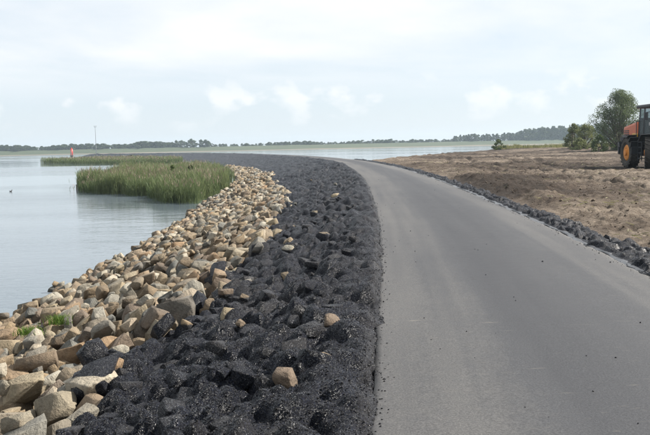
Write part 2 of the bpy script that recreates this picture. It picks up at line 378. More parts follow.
Hh = rast_lumps(sr, Tg, L)
def blur(a):
    p = np.pad(a, 1, mode='edge')
    return (p[:-2, 1:-1] + p[2:, 1:-1] + p[1:-1, :-2] + p[1:-1, 2:] + 2 * a) / 6
Hh = blur(Hh)
Ls = make_lumps(S_CAM + 1.5, S_CAM + 22, tend, 60, 0.055, 0.145, 0.02, 0.12, rng) + make_lumps(S_CAM + 22, S_CAM + 70, tend, 30, 0.08, 0.18, 0.05, 0.19, rng)
Hs = np.maximum(rast_lumps(sr, Tg, Ls), -0.03)
Hh = blur(Hh + 0.78 * Hs)
near = 1 - sstep(Sg - S_CAM, 40, 90)
Hh = Hh + 0.030 * fbm(Sg * 5, Tg * 5, 51, 3) + near * (0.014 * fbm(Sg * 15, Tg * 15, 55, 2) + 0.011 * fbm(Sg * 55, Tg * 55, 57, 1))
edge = sstep(Tg, -0.06, 0.07 + 0.06 * fbm(Sg * 1.5, Sg * 0, 61, 2))
Hh = Hh * (0.25 + 0.75 * edge) * (0.5 + 0.5 * sstep(Tg, 0.1, 0.8))
TB = t_bound(Sg)
out = sstep(Tg, TB - 0.10, TB + 0.40)
Zg = zslope(Tg, Sg) + 0.035 + Hh - out * 0.45 + 0.10 * np.exp(-((Tg - 0.30) / 0.28) ** 2) * edge * (0.6 + 0.9 * fbm(Sg * 2.5, Tg * 2.5, 64, 2))
Zg = np.where(Tg < 0.03, np.maximum(Zg, 0.008 * sstep(fbm(Sg * 7, Tg * 7, 66, 2), -.35, .1)), Zg); Zg[:, 0] = -0.03
Xg, Yg = P2(Sg, Tg)
dst = np.clip(0.10 * sstep(Tg, 0.12, 0.02) + 0.15 * sstep(fbm(Sg * 0.8, Tg * 0.8, 71, 3), 0.2, 0.6), 0, 0.5)
asph = mesh_np('asphalt_revetment', np.stack([Xg, Yg, Zg], -1).reshape(-1, 3), grid_faces(*Sg.shape), M_tar, attrs={'dust_sheen': dst.ravel()}, smooth=True)
tag(asph, kind='structure')
def z_asph(s, t):
    i = min(max(int(np.searchsorted(sr, s)), 0), len(sr) - 1); j = min(int(round(t / TE[i] * (len(u) - 1))), len(u) - 1)
    return float(Zg[i, max(j, 0)])

# verge of tar rubble on the land side
sv = log_rows(S_CAM + 1.5, S_CAM + 92, 0.0045, 0.016); uv = np.linspace(0, 1, 44)
Wv = 0.66 + 0.25 * fbm(sv * 0.7, sv * 0, 81, 3)
Tv = uv[None, :] * Wv[:, None]; Sv = np.repeat(sv[:, None], len(uv), 1)
Lv = []
n = 2600; ss_ = rng.uniform(S_CAM + 1, S_CAM + 92, n)
for q in ss_:
    a = rng.uniform(0.06, 0.17); Lv.append((q, rng.uniform(0.10, 0.62), a, a * rng.uniform(.55, .95), rng.uniform(0, 3.1), rng.uniform(0.0, 0.10), rng.normal(0, .22), rng.normal(0, .22), rng.uniform(2.2, 4)))
Hv = rast_lumps(sv, Tv, Lv); Hv = np.maximum(Hv, -0.03)
Hv = Hv + 0.05 * fbm(Sv * 10, Tv * 10, 83, 4)
Hv *= sstep(Tv, 0.03, 0.14)
offv = 0.02 + np.clip(0.12 * fbm(sv * 2.7, sv * 0, 87, 4), -.03, .12)[:, None]
Xv, Yv = P2(Sv, -RW + offv - Tv)
Zv = 0.0 + Hv - 0.14 * sstep(Tv / Wv[:, None], 0.72, 1.0)
Zv = np.maximum(Zv, np.where(Tv < .15, 0.007, -1)); Zv[:, 0] = -0.04
dv = np.clip(-0.08 + 0.4 * sstep(Tv / Wv[:, None], 0.8, 1.0) + 0.2 * fbm(Sv * 3, Tv * 3, 85, 2), 0, 0.7)
o = mesh_np('rubble_verge', np.stack([Xv, Yv, Zv], -1).reshape(-1, 3)[:, :], grid_faces(*Sv.shape)[:, ::-1], M_tar, attrs={'dust_sheen': dv.ravel()}, smooth=True); tag(o, kind='structure')

# tar seam sheets along both lane edges
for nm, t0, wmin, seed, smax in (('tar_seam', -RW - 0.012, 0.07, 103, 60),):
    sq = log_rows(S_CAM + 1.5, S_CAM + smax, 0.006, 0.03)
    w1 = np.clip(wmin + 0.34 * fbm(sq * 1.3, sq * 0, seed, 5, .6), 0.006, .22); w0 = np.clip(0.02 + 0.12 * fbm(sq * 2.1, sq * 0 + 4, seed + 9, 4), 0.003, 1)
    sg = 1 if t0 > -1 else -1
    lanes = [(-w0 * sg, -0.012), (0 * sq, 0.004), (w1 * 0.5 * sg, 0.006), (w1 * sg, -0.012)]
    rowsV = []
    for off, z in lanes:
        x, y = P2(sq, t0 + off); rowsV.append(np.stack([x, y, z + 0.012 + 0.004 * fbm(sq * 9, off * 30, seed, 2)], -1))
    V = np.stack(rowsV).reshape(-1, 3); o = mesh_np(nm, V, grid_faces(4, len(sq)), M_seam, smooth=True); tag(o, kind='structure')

# ------------------------------------------------------------------ rocks
def rock_bm(r, flat=0.75, cuts=8, bev=0.03):
    bm = bmesh.new(); bmesh.ops.create_cube(bm, size=1.0)
    sc = Vector((1.0, r.uniform(0.62, 0.95), r.uniform(0.42, 0.8) * flat / 0.75))
    for v in bm.verts:
        v.co = Vector((v.co.x * sc.x * r.uniform(.8, 1.1), v.co.y * sc.y * r.uniform(.8, 1.1), v.co.z * sc.z * r.uniform(.75, 1.1)))
    for _ in range(cuts):
        nrm = Vector((r.normal(), r.normal(), r.normal())); nrm.normalize()
        sup = max(v.co.dot(nrm) for v in bm.verts); d = sup * r.uniform(0.62, 0.93)
        res = bmesh.ops.bisect_plane(bm, geom=bm.verts[:] + bm.edges[:] + bm.faces[:], plane_co=nrm * d, plane_no=nrm, clear_outer=True)
        es = [e for e in res['geom_cut'] if isinstance(e, bmesh.types.BMEdge)]
        if len(es) >= 3:
            try: bmesh.ops.contextual_create(bm, geom=es)
            except Exception: pass
    bmesh.ops.remove_doubles(bm, verts=bm.verts, dist=0.03)
    if bev:
        bmesh.ops.bevel(bm, geom=bm.edges[:], offset=bev, segments=1, affect='EDGES', profile=0.6, clamp_overlap=True)
    for v in bm.verts: v.co += Vector((r.normal(0, .008), r.normal(0, .008), r.normal(0, .008)))
    bmesh.ops.triangulate(bm, faces=bm.faces[:])
    bmesh.ops.recalc_face_normals(bm, faces=bm.faces[:])
    return bm
def bm_np(bm):
    bm.verts.index_update()
    V = np.array([v.co[:] for v in bm.verts]); F = np.array([[v.index for v in f.verts] for f in bm.faces]); bm.free(); return V, F
def rotm(r, tilt):
    e = Matrix.Rotation(r.uniform(0, 6.28), 3, 'Z') @ Matrix.Rotation(r.normal(0, tilt), 3, 'X') @ Matrix.Rotation(r.normal(0, tilt), 3, 'Y') @ Matrix.Rotation(r.choice([0, math.pi]), 3, 'X')
    return np.array(e)
VARN = [bm_np(rock_bm(rng, flat=0.85, bev=0.018, cuts=10)) for _ in range(44)]
VARF = [bm_np(rock_bm(rng, flat=0.85, bev=0, cuts=7)) for _ in range(24)]
# drop the stones one after another onto a height map in (s, t)
G = 0.05; gs0 = S_CAM + 1.0; GS = int(165 / G); GT = int(14 / G)
hm = np.zeros((GS, GT), np.float32)
st_list = []
def try_drop(s, t, size, far):
    var = VARF if far else VARN
    k = int(rng.integers(len(var))); Vv = var[k][0] @ rotm(rng, 0.6).T * size * np.array([1, 1, rng.uniform(.85, 1.1)])
    ds = (s - gs0 + Vv[:, 0]) / G; dt = (t + Vv[:, 1]) / G
    i = np.clip(ds.astype(int), 0, GS - 1); j = np.clip(dt.astype(int), 0, GT - 1)
    low = Vv[:, 2] < Vv[:, 2].mean() + 0.1 * size
    z = float(np.percentile(hm[i[low], j[low]] - Vv[low, 2], 72)) - 0.05 * size
    if z + Vv[:, 2].max() > 0.62: return
    R = size * 0.42; i0 = max(int((s - gs0 - R) / G), 0); i1 = min(int((s - gs0 + R) / G) + 1, GS); j0 = max(int((t - R) / G), 0); j1 = min(int((t + R) / G) + 1, GT)
    if i1 <= i0 or j1 <= j0: return
    ii = (np.arange(i0, i1) * G + gs0 - s)[:, None] / R; jj = (np.arange(j0, j1) * G - t)[None, :] / R
    top = z + Vv[:, 2].max() * (1 - 0.55 * (ii ** 2 + jj ** 2)); top = np.where(ii ** 2 + jj ** 2 < 1, top, -1)
    np.maximum(hm[i0:i1, j0:j1], top, out=hm[i0:i1, j0:j1])
    st_list.append((s, t, z, size, k, far, Vv))
def tb0(s): return float(np.interp(s - S_CAM, TBY, TBV))
for layer in range(3):
    s = S_CAM + 1.8
    while s < S_CAM + 158:
        d = s - S_CAM; far = d > 30
        ta = float(t_bound(s)); tz = float(np.interp(d, [14, 26, 40, 55], [8.1, 8.4, 9.1, 10.2])) + 0.6 * float(fbm(s * 0.4, 2.0, 77, 2))
        step = 0.22 if d < 45 else (0.34 if d < 80 else 0.5)
        cnt = max(0.0, tz - ta + 0.1) / (0.22 if d < 45 else (0.34 if d < 80 else 0.5)) * (0.5 if layer == 0 else 0.42)
        for _ in range(int(cnt + rng.uniform())):
            t = rng.uniform(ta - 0.12, tz)
            size = float(np.clip(rng.lognormal(math.log(0.275), 0.38), 0.11, 0.46 if d < 14 else 0.56)) * (0.85 if layer == 0 else 1.0) * (1.0 if d < 45 else (1.2 if d < 80 else 1.6))
            try_drop(s + rng.uniform(-step, step) / 2, t, size, far)
        s += step
# how large each one shows, to pick the stones that are objects of their own
def stone_world(it):
    s, t, z, size, k, far, Vv = it
    x, y = P2(s, t); tx = float(np.interp(s, SS, TX)); ty = float(np.interp(s, SS, TY))
    # local: x along the dike, y down the slope (+t = left)
    wx = Vv[:, 0] * tx - Vv[:, 1] * ty; wy = Vv[:, 0] * ty + Vv[:, 1] * tx
    wz = Vv[:, 2] - float(gslope(s)) * Vv[:, 1]
    base = float(zslope(np.array(t), s)) - 0.12 + z
    return np.array([float(x), float(y), base]), np.stack([wx, wy, wz], -1)
minv = np.array([np.array(Rv), np.array(Uv), np.array(F0)])
def proj(p):
    c = minv @ (np.asarray(p) - np.array([0, 0, CAM_H])); return 325 + 800 * c[0] / c[2], 217.5 - 800 * c[1] / c[2], c[2]
sc = []
for idx, it in enumerate(st_list):
    x, y = P2(it[0], it[1]); p = proj((float(x), float(y), float(zslope(np.array(it[1]), it[0])) + it[2]))
    vis = p[2] > 1 and -15 < p[0] < 660 and p[1] < 450
    buried = hm[min(int((it[0] - gs0) / G), GS - 1), min(int(it[1] / G), GT - 1)] - (it[2] + it[6][:, 2].max())
    sc.append((-(it[3] / p[2]) if vis and buried < 0.06 and it[2] - float(gslope(it[0])) * it[1] > WATER - 0.1 else 0, idx))
sc.sort(); top300 = {i for q, i in sc[:300] if q < 0}
srev = None
# rubble bed under the stones: the parent of the stones
rws = log_rows(S_CAM + 1.5, S_CAM + 160, 0.012, 0.08); uu = np.linspace(0, 1, 60)
Ta = np.interp(rws - S_CAM, TBY, TBV) - 0.9
Tq = Ta[:, None] + uu[None, :] * (12 - Ta[:, None]); Sq = np.repeat(rws[:, None], 60, 1); Xq, Yq = P2(Sq, Tq)
Zq = zslope(Tq, Sq) - 0.10 + 0.09 * fbm(Sq * 4, Tq * 4, 111, 3)
srev = mesh_np('stone_revetment', np.stack([Xq, Yq, Zq], -1).reshape(-1, 3), grid_faces(*Sq.shape), M_sub, smooth=True); tag(srev, kind='structure')
accV, accF, aR, aR2, aW, aT, nv = [], [], [], [], [], [], 0
def attrs_for(cen, Vw, t, tb):
    r1 = rng.uniform(); r2 = rng.uniform(); n = len(Vw); zw = cen[2] + Vw[:, 2]
    wet = np.clip((WATER + 0.16 - zw) / 0.14, 0, 1) * 0.85
    tar = 0 * zw
    return np.full(n, r1), np.full(n, r2), wet, tar
for idx, it in enumerate(st_list):
    cen, Vw = stone_world(it); Ff = (VARF if it[5] else VARN)[it[4]][1]
    a1, a2, w_, tr = attrs_for(cen, Vw, it[1], float(t_bound(it[0])))
    if idx in top300:
        tarred = rng.uniform() < 0.75 * (1 - sstep(it[1] - float(t_bound(it[0])), 0.0, 0.35))
        o = mesh_np('stone', Vw, Ff, M_tar if tarred else M_stone, srev, attrs={'rnd': a1, 'rnd2': a2, 'wet': w_, 'tar': tr, 'dust_sheen': a1 * .1}); o.location = cen
    else:
        accV.append(Vw + cen); accF.append(Ff + nv); nv += len(Vw); aR.append(a1); aR2.append(a2); aW.append(w_); aT.append(tr)
o = mesh_np('small_stones', np.vstack(accV), np.vstack(accF), M_stone, srev, attrs={'rnd': np.concatenate(aR), 'rnd2': np.concatenate(aR2), 'wet': np.concatenate(aW), 'tar': np.concatenate(aT)})
tag(o, kind='stuff')

# bare stones poking through the asphalt
bare = [(0.57, 5.2, 0, .17, .6), (1.58, 8.3, 0, .19, .46), (2.3, 6.75, 0, .20, .93), (2.08, 8.5, 0, .13, .15), (0.34, 5.55, 0, .15, .15), (1.57, 13.7, 0, .22, .84), (0.37, 6.8, 0, .16, .6), (1.2, 27.9, 0, .3, .46)]
r3 = np.random.default_rng(33)
for _ in range(13):
    d = math.exp(r3.uniform(math.log(6), math.log(55))); tt = r3.uniform(0.35, 0.97) * tb0(S_CAM + d)
    bare.append((tt, d, 0, r3.uniform(.10, .20), r3.uniform() * .75))
for (t, d, _, size, rr) in bare:
    s = S_CAM + d; Vb, Fb = bm_np(rock_bm(r3, flat=0.85, cuts=8, bev=0.03)); Vb = Vb @ rotm(r3, 0.6).T * size
    x, y = P2(s, t); z = max(z_asph(s + a_, t + b_) for a_ in (-.12, 0, .12) for b_ in (-.12, 0, .12)) - 0.26 * size
    n = len(Vb); zr = (Vb[:, 2] - Vb[:, 2].min()) / np.ptp(Vb[:, 2])
    o = mesh_np('stone', Vb, Fb, M_stone, asph, attrs={'rnd': np.full(n, rr), 'rnd2': np.full(n, .5), 'wet': np.zeros(n), 'tar': np.clip(0.85 - zr * 0.9 + r3.uniform(-.1, .25), 0, 1)})
    o.location = (float(x), float(y), z)

# asphalt-coated stones standing proud of the cover
cand = []
r4 = np.random.default_rng(44)
for _ in range(240):
    d = 3.2 + 22 * r4.uniform() ** 1.3; cand.append((S_CAM + d, r4.uniform(0.1, 1.0) * (tb0(S_CAM + d) + 0.25), r4.uniform(0.12, 0.25)))
for s, t, size in cand:
    bm = rock_bm(r4, flat=0.75, cuts=8, bev=0.06); Vb, Fb = bm_np(bm); Vb = Vb @ rotm(r4, 0.3).T * size * np.array([1.1, 1.1, 0.9])
    x, y = P2(s, t); z = z_asph(s, t)
    o = mesh_np('coated_stone', Vb, Fb, M_tar, asph, smooth=True, attrs={'dust_sheen': np.full(len(Vb), r4.uniform(0, .18))})
    o.location = (float(x), float(y), z - 0.12 * size); o.rotation_euler = (0.1, 0.2, 0)

# loose asphalt gravel on the revetment, crumbs on the lane
def chips(name, P, size, mat, r, parent=None, extra=None):
    n = len(P); base = np.array([(1, 0, 0), (-.9, .1, 0), (0, 1, .1), (.1, -.9, 0), (0, 0, .7), (0, 0, -.7)], float)
    fc = np.array([(0, 2, 4), (2, 1, 4), (1, 3, 4), (3, 0, 4), (2, 0, 5), (1, 2, 5), (3, 1, 5), (0, 3, 5)])
    V = base[None] * r.uniform(.6, 1.2, (n, 6, 1)) * size[:, None, None]
    an = r.uniform(0, 6.28, n); c, s_ = np.cos(an)[:, None], np.sin(an)[:, None]; ti = r.normal(0, .6, n)[:, None]
    x = V[..., 0] * c - V[..., 1] * s_; y = V[..., 0] * s_ + V[..., 1] * c; z = V[..., 2]
    y2 = y * np.cos(ti) - z * np.sin(ti); z2 = y * np.sin(ti) + z * np.cos(ti)
    V = np.stack([x, y2, z2], -1) + P[:, None, :]
    F = fc[None] + (np.arange(n) * 6)[:, None, None]
    at = {k: np.repeat(v, 6) for k, v in (extra or {}).items()}
    return mesh_np(name, V.reshape(-1, 3), F.reshape(-1, 3), mat, parent, attrs=at)
r5 = np.random.default_rng(55)
imax = int(np.searchsorted(sr, S_CAM + 16)); nrow = np.arange(imax); wgt = 1 / (sr[:imax] - S_CAM + 1) * np.gradient(sr[:imax]); wgt /= wgt.sum()
ri = r5.choice(nrow, 38000, p=wgt); cj = r5.integers(1, len(u), 38000)
keep = Tg[ri, cj] < t_bound(sr[ri]); ri, cj = ri[keep], cj[keep]
P = np.stack([Xg[ri, cj], Yg[ri, cj], Zg[ri, cj] + 0.002], -1) + r5.normal(0, .006, (len(ri), 3)) * [1, 1, 0]
o = chips('asphalt_gravel', P, r5.uniform(.004, .011, len(P)), M_tar, r5, asph, {'dust_sheen': r5.uniform(0, .2, len(P))}); tag(o, kind='stuff')
n = 1100; d = np.exp(r5.uniform(math.log(3), math.log(45), n)); side = r5.uniform(0, 1, n)
t = np.where(side < .5, -np.abs(r5.normal(0, .07, n)), np.where(side < .93, -RW + np.abs(r5.normal(0, .09, n)), -r5.uniform(0, RW, n)))
t = np.clip(t, -RW + .01, -.01)
x, y = P2(S_CAM + d, t); uu_ = -t / RW; z = 0.045 * (1 - (2 * uu_ - 1) ** 2) + 0.004
o = chips('asphalt_crumbs', np.stack([x, y, z], -1), r5.uniform(.003, .011, n) * np.where(r5.uniform(size=n) < .06, 1.8, 1), M_tar, r5, None, {'dust_sheen': np.zeros(n)}); tag(o, 'black asphalt crumbs scattered over the lane', 'crumbs', kind='stuff')

# ------------------------------------------------------------------ bare field
EX = [-60, 4.5, 8, 19, 35, 60, 140, 260]; EY = [80, 84, 93, 130, 160, 172, 180, 190]
def field_h(x, y):
    s, t = ST(x, y); dr = -RW - t
    h = 0.02 + 0.11 * fbm(x * 0.22, y * 0.22, 121, 3) + 0.12 * fbm(x * 0.9, y * 0.9, 125, 3) + 0.105 * np.abs(fbm(x * 2.3, y * 2.3, 129, 3)) + 0.10 * fbm(x * 6.5, y * 6.5, 133, 2)
    # tyre ruts running away from the lane and sweeping past it
    w = 8.5 + 0.055 * (y - 12) + 1.2 * np.sin(y * 0.08); 
    for off in (0.0, 2.0, 5.2, 7.2):
        q = x - w - off; h += -0.15 * np.exp(-(q / 0.24) ** 2) + 0.08 * np.exp(-((np.abs(q) - 0.42) / 0.16) ** 2) + 0.02 * np.exp(-(q / 0.24) ** 2) * np.sin(y * 18)
    w2 = 19 - 0.02 * (y - 22) ** 2
    for off in (0.0, 1.9):
        q = (x - w2 - off) * 0.7; h += np.where(y < 40, -0.15 * np.exp(-(q / 0.24) ** 2) + 0.08 * np.exp(-((np.abs(q) - 0.42) / 0.16) ** 2), 0)
    # heap of scraped soil beside the verge
    h += 0.24 * np.exp(-((dr - 1.3) / 0.55) ** 2) * sstep(y, 17, 22) * (1 - sstep(y, 33, 44)) * (0.7 + 0.8 * fbm(x * .8, y * .8, 141, 3))
    h += 0.16 * np.exp(-((dr - 2.6) / 0.9) ** 2) * sstep(y, 24, 30) * (1 - sstep(y, 60, 70))
    h *= sstep(dr, 0.4, 1.2)
    pad = np.exp(-(((x - 18.6) / 3.2) ** 4 + ((y - 45) / 4.2) ** 4)); h = h * (1 - pad)
    h = np.where(dr < 0.45, h - 0.30 * sstep(dr, 0.42, 0.2), h)
    h = h - 4.5 * sstep(-dr, 0.8, 2.2)
    ye = np.interp(x, EX, EY) + 3 * fbm(x * .3, y * 0, 151, 2)
    h = h + 0.35 * sstep(y, 100, 135) * sstep(x, 24, 40)
    h = h - 2.9 * sstep(y, ye - 1.5, ye + 9)
    return h
ang = np.radians(np.linspace(-3.5, 52, 430)); rad = np.exp(np.linspace(math.log(5.0), math.log(235), 640))
R_, A_ = np.meshgrid(rad, ang, indexing='ij'); FX = R_ * np.sin(A_); FYY = R_ * np.cos(A_)
FZ = field_h(FX, FYY)
dry = 0.42 + 0.42 * sstep(FYY, 42, 18) * sstep(FX, 5, 9) + 0.9 * fbm(FX * .15, FYY * .15, 161, 3) - 0.45 * np.exp(-((FYY - 30) / 9) ** 2) * sstep(FX, 12, 6)
o = mesh_np('bare_field', np.stack([FX, FYY, FZ], -1).reshape(-1, 3), grid_faces(*R_.shape)[:, ::-1], M_soil, attrs={'dry': dry.ravel()}, smooth=True); tag(o, kind='structure')
n = 15000; d = np.exp(r5.uniform(math.log(9), math.log(90), n)); a = np.radians(r5.uniform(2, 45, n)); x = d * np.sin(a); y = d * np.cos(a)
s_, t_ = ST(x, y); k = (-RW - t_) > 0.6; x, y = x[k], y[k]; z = field_h(x, y)
cs = np.clip(r5.lognormal(math.log(.016), .5, len(x)), .007, .06) * (0.8 + np.hypot(x, y) / 60)
o = chips('soil_clods', np.stack([x, y, z], -1), cs, M_soil, r5, None, {'dry': r5.uniform(0.3, 1.0, len(x))}); tag(o, 'loose brown soil clods strewn over the bare field', 'soil clods', kind='stuff')

# dry stalks left lying on the soil
n = 3500; d = np.exp(r5.uniform(math.log(9), math.log(75), n)); a = np.radians(r5.uniform(4, 44, n)); x = d * np.sin(a); y = d * np.cos(a)
s_, t_ = ST(x, y); k = ((-RW - t_) > 0.9) & (fbm(x * .3, y * .3, 181, 3) > -.05); x, y = x[k], y[k]; z = field_h(x, y) + .02; n = len(x)
an = r5.uniform(0, 6.28, n); ln = r5.uniform(.06, .22, n) * (0.7 + np.hypot(x, y) / 50); dx = np.cos(an) * ln; dy = np.sin(an) * ln; wx = -np.sin(an) * .006 * (0.7 + np.hypot(x, y) / 30); wy = np.cos(an) * .006
P0 = np.stack([x, y, z], -1); D_ = np.stack([dx, dy, r5.uniform(0, .05, n)], -1); W_ = np.stack([wx, wy, 0 * wx + .006], -1)
V = np.stack([P0 - W_, P0 + W_, P0 + D_ + W_ * .6, P0 + D_ - W_ * .6], 1).reshape(-1, 3)
o = mesh_np('dry_stalks', V, np.arange(4 * n).reshape(n, 4), M_grass, attrs={'rnd': np.repeat(r5.uniform(.4, 1, n), 4)}); tag(o, 'dry plant stalks lying scattered on the bare soil', 'plant debris', kind='stuff')

# low stone dam running on to the mast
dm = np.array([(-84, 352), (-98, 385), (-112, 415), (-124, 445), (-133, 470), (-136, 482)], float); dm = catmull(dm, 12); nd = len(dm)
crest = np.interp(np.linspace(0, 1, nd), [0, .5, 0.9, 1], [-0.5, -1.2, -1.55, -2.4])
tv = np.gradient(dm, axis=0); tv /= np.hypot(*tv.T)[:, None]; nr = np.stack([-tv[:, 1], tv[:, 0]], -1)
Vd = []
for off, dz in ((9, -3), (5, -1.3), (2.0, -.2), (0.6, 0), (-0.6, 0), (-2.0, -.2), (-5, -1.3), (-9, -3)):
    p = dm + nr * off; Vd.append(np.stack([p[:, 0], p[:, 1], crest + dz + 0.3 * fbm(p[:, 0], p[:, 1], 171, 2)], -1))
o = mesh_np('stone_dam', np.stack(Vd).reshape(-1, 3), grid_faces(8, nd), M_tar, attrs={'dust_sheen': np.full(8 * nd, .1)}); tag(o, 'low dark stone dam running out to the tall mast', 'dam')

# ------------------------------------------------------------------ vegetation
def inpoly(x, y, poly):
    c = np.zeros(len(x), bool); P = np.array(poly); j = len(P) - 1
    for i in range(len(P)):
        xi, yi = P[i]; xj, yj = P[j]
        c ^= ((yi > y) != (yj > y)) & (x < (xj - xi) * (y - yi) / (yj - yi + 1e-9) + xi); j = i
    return c
def blades(P, hgt, wid, lean, r, seg=2):
    """tapered bent blades: (n,3) base points -> verts, tris"""
    n = len(P); az = r.uniform(0, 6.28, n); d = np.stack([np.cos(az), np.sin(az), 0 * az], -1); fa = r.uniform(0, 6.28, n); w = np.stack([np.cos(fa), np.sin(fa), 0 * fa], -1) * wid[:, None] / 2
    up = np.array([0, 0, 1.0])
    mid = P + up * (hgt * .55)[:, None] + d * (lean * hgt * .25)[:, None]; tip = P + up * (hgt * (1 - .25 * lean))[:, None] + d * (lean * hgt * .8)[:, None]
    V = np.stack([P - w, P + w, mid - w * .85, mid + w * .85, tip], 1)
    F = np.array([(0, 1, 3), (0, 3, 2), (2, 3, 4)])[None] + (np.arange(n) * 5)[:, None, None]
    return V.reshape(-1, 3), F.reshape(-1, 3), tip
def reed_bed(name, poly, n, h, wid, label, seed, fr_plume=0.13, leaf_n=2, basez=None):
    r = np.random.default_rng(seed); P = np.array(poly); lo, hi = P.min(0) - 1, P.max(0) + 1
    x = r.uniform(lo[0], hi[0], n * 4); y = r.uniform(lo[1], hi[1], n * 4)
    k = inpoly(x + 1.6 * fbm(x * .35, y * .35, seed, 3), y + 3.2 * fbm(x * .3, y * .3, seed + 3, 3), poly); x, y = x[k][:n], y[k][:n]
    s, t = ST(x, y); z = np.maximum(zslope(t, s), WATER - .1) if basez is None else np.full(len(x), basez)
    clump = fbm(x * .28, y * .28, seed + 5, 4)
    H = h * (0.92 + 0.62 * clump + r.normal(0, .09, len(x)))
    st = r.uniform(size=len(x)) < .02; x = x + st * r.normal(0, .6, len(x)); y = y + st * r.normal(0, .9, len(x)); H = H * np.where(st, r.uniform(.5, .9, len(x)), 1)
    B = np.stack([x, y, z], -1)
    allV, allF, rn, mi, off = [], [], [], [], 0
    cl = np.clip(.45 + .8 * clump, 0, 1)
    v, f, tip = blades(B, H, np.full(len(x), wid * .55), np.abs(r.normal(.10, .12, len(x))), r); allV.append(v); allF.append(f); rn.append(np.repeat(np.clip(cl + r.normal(0, .18, len(x)), 0, 1), 5)); mi.append(np.zeros(len(f))); off = len(v)
    for q in range(leaf_n):
        lb = B + np.array([0, 0, 1.]) * (H * r.uniform(.12, .72, len(x)))[:, None]
        v, f, _ = blades(lb, H * r.uniform(.25, .5, len(x)), np.full(len(x), wid), r.uniform(.25, .9, len(x)), r)
        allV.append(v); allF.append(f + off); off += len(v); rn.append(np.repeat(np.clip(cl + r.normal(0, .22, len(x)), 0, 1), 5)); mi.append(np.zeros(len(f)))
    kp = r.uniform(size=len(x)) < fr_plume * np.clip(.6 + 1.1 * fbm(x * .15, y * .15, seed + 7, 2), .1, 1.2)
    v, f, _ = blades(tip[kp] - [0, 0, .12], r.uniform(.22, .4, kp.sum()), np.full(kp.sum(), wid * 1.5), r.uniform(.2, .8, kp.sum()), r)
    allV.append(v); allF.append(f + off); rn.append(np.repeat(r.uniform(size=kp.sum()), 5)); mi.append(np.ones(len(f)))
    o = mesh_np(name, np.vstack(allV), np.vstack(allF), [M_reed, M_plume], attrs={'rnd': np.concatenate(rn)}, midx=np.concatenate(mi))
    return tag(o, label, 'reeds', kind='stuff')
reed_bed('reed_bed', [(-24.5, 80), (-20.5, 71), (-16, 64.5), (-12.0, 57.5), (-8.6, 53.0), (-8.2, 56), (-8.5, 66), (-9.2, 78), (-11.6, 92), (-14, 104), (-19, 114), (-24, 112), (-26, 100), (-26, 90)],
         62000, 1.76, 0.032, 'broad bed of green reeds with brown plumes beside the tan stones', 201)
reed_bed('reed_bed', [(-95, 270), (-84, 254), (-72, 236), (-60, 222), (-48, 210), (-41, 206), (-38, 214), (-42, 235), (-52, 262), (-72, 288), (-90, 288)],
         24000, 1.6, 0.10, 'long low reed bed on the water in front of the tall mast', 203, fr_plume=.25, leaf_n=2)
# floor of dead stalks and mud under the reeds, so that no open water shows between the stems
def leafcloud(centers, radii, n, size, r, dens_shell=0.55):
    k = r.choice(len(centers), n, p=(radii ** 2) / (radii ** 2).sum()); dirv = r.normal(size=(n, 3)); dirv /= np.linalg.norm(dirv, axis=1)[:, None]
    rad = radii[k] * r.uniform(dens_shell ** 3, 1, n) ** (1 / 3.); c = centers[k] + dirv * rad[:, None] * np.array([1, 1, .85])
    nr = dirv * .5 + r.normal(size=(n, 3)) * .8; nr /= np.linalg.norm(nr, axis=1)[:, None]
    a = np.cross(nr, r.normal(size=(n, 3))); a /= np.linalg.norm(a, axis=1)[:, None]; b = np.cross(nr, a)
    sz = size * r.uniform(.6, 1.35, n)[:, None]
    V = np.stack([c - a * sz, c - b * sz * .5, c + a * sz, c + b * sz * .5], 1).reshape(-1, 3); F = np.arange(n * 4).reshape(n, 4)
    rn = np.clip(.5 + .28 * r.normal(size=len(centers))[k] + .12 * r.normal(size=n), 0, 1)
    return V, F, np.repeat(rn, 4)
def tube_np(p0, p1, r0, r1, n=6):
    p0 = np.array(p0, float); p1 = np.array(p1, float); d = p1 - p0; d /= np.linalg.norm(d); a = np.cross(d, [.3, .9, .1]); a /= np.linalg.norm(a); b = np.cross(d, a)
    th = np.linspace(0, 2 * math.pi, n, endpoint=False); ring = np.cos(th)[:, None] * a + np.sin(th)[:, None] * b
    V = np.vstack([p0 + ring * r0, p1 + ring * r1]); F = np.array([(i, (i + 1) % n, n + (i + 1) % n, n + i) for i in range(n)])
    return V, F
def cat(parts):
    V, F, off = [], [], 0
    for v, f in parts: V.append(v); F.append(f + off); off += len(v)
    return np.vstack(V), np.vstack(F)
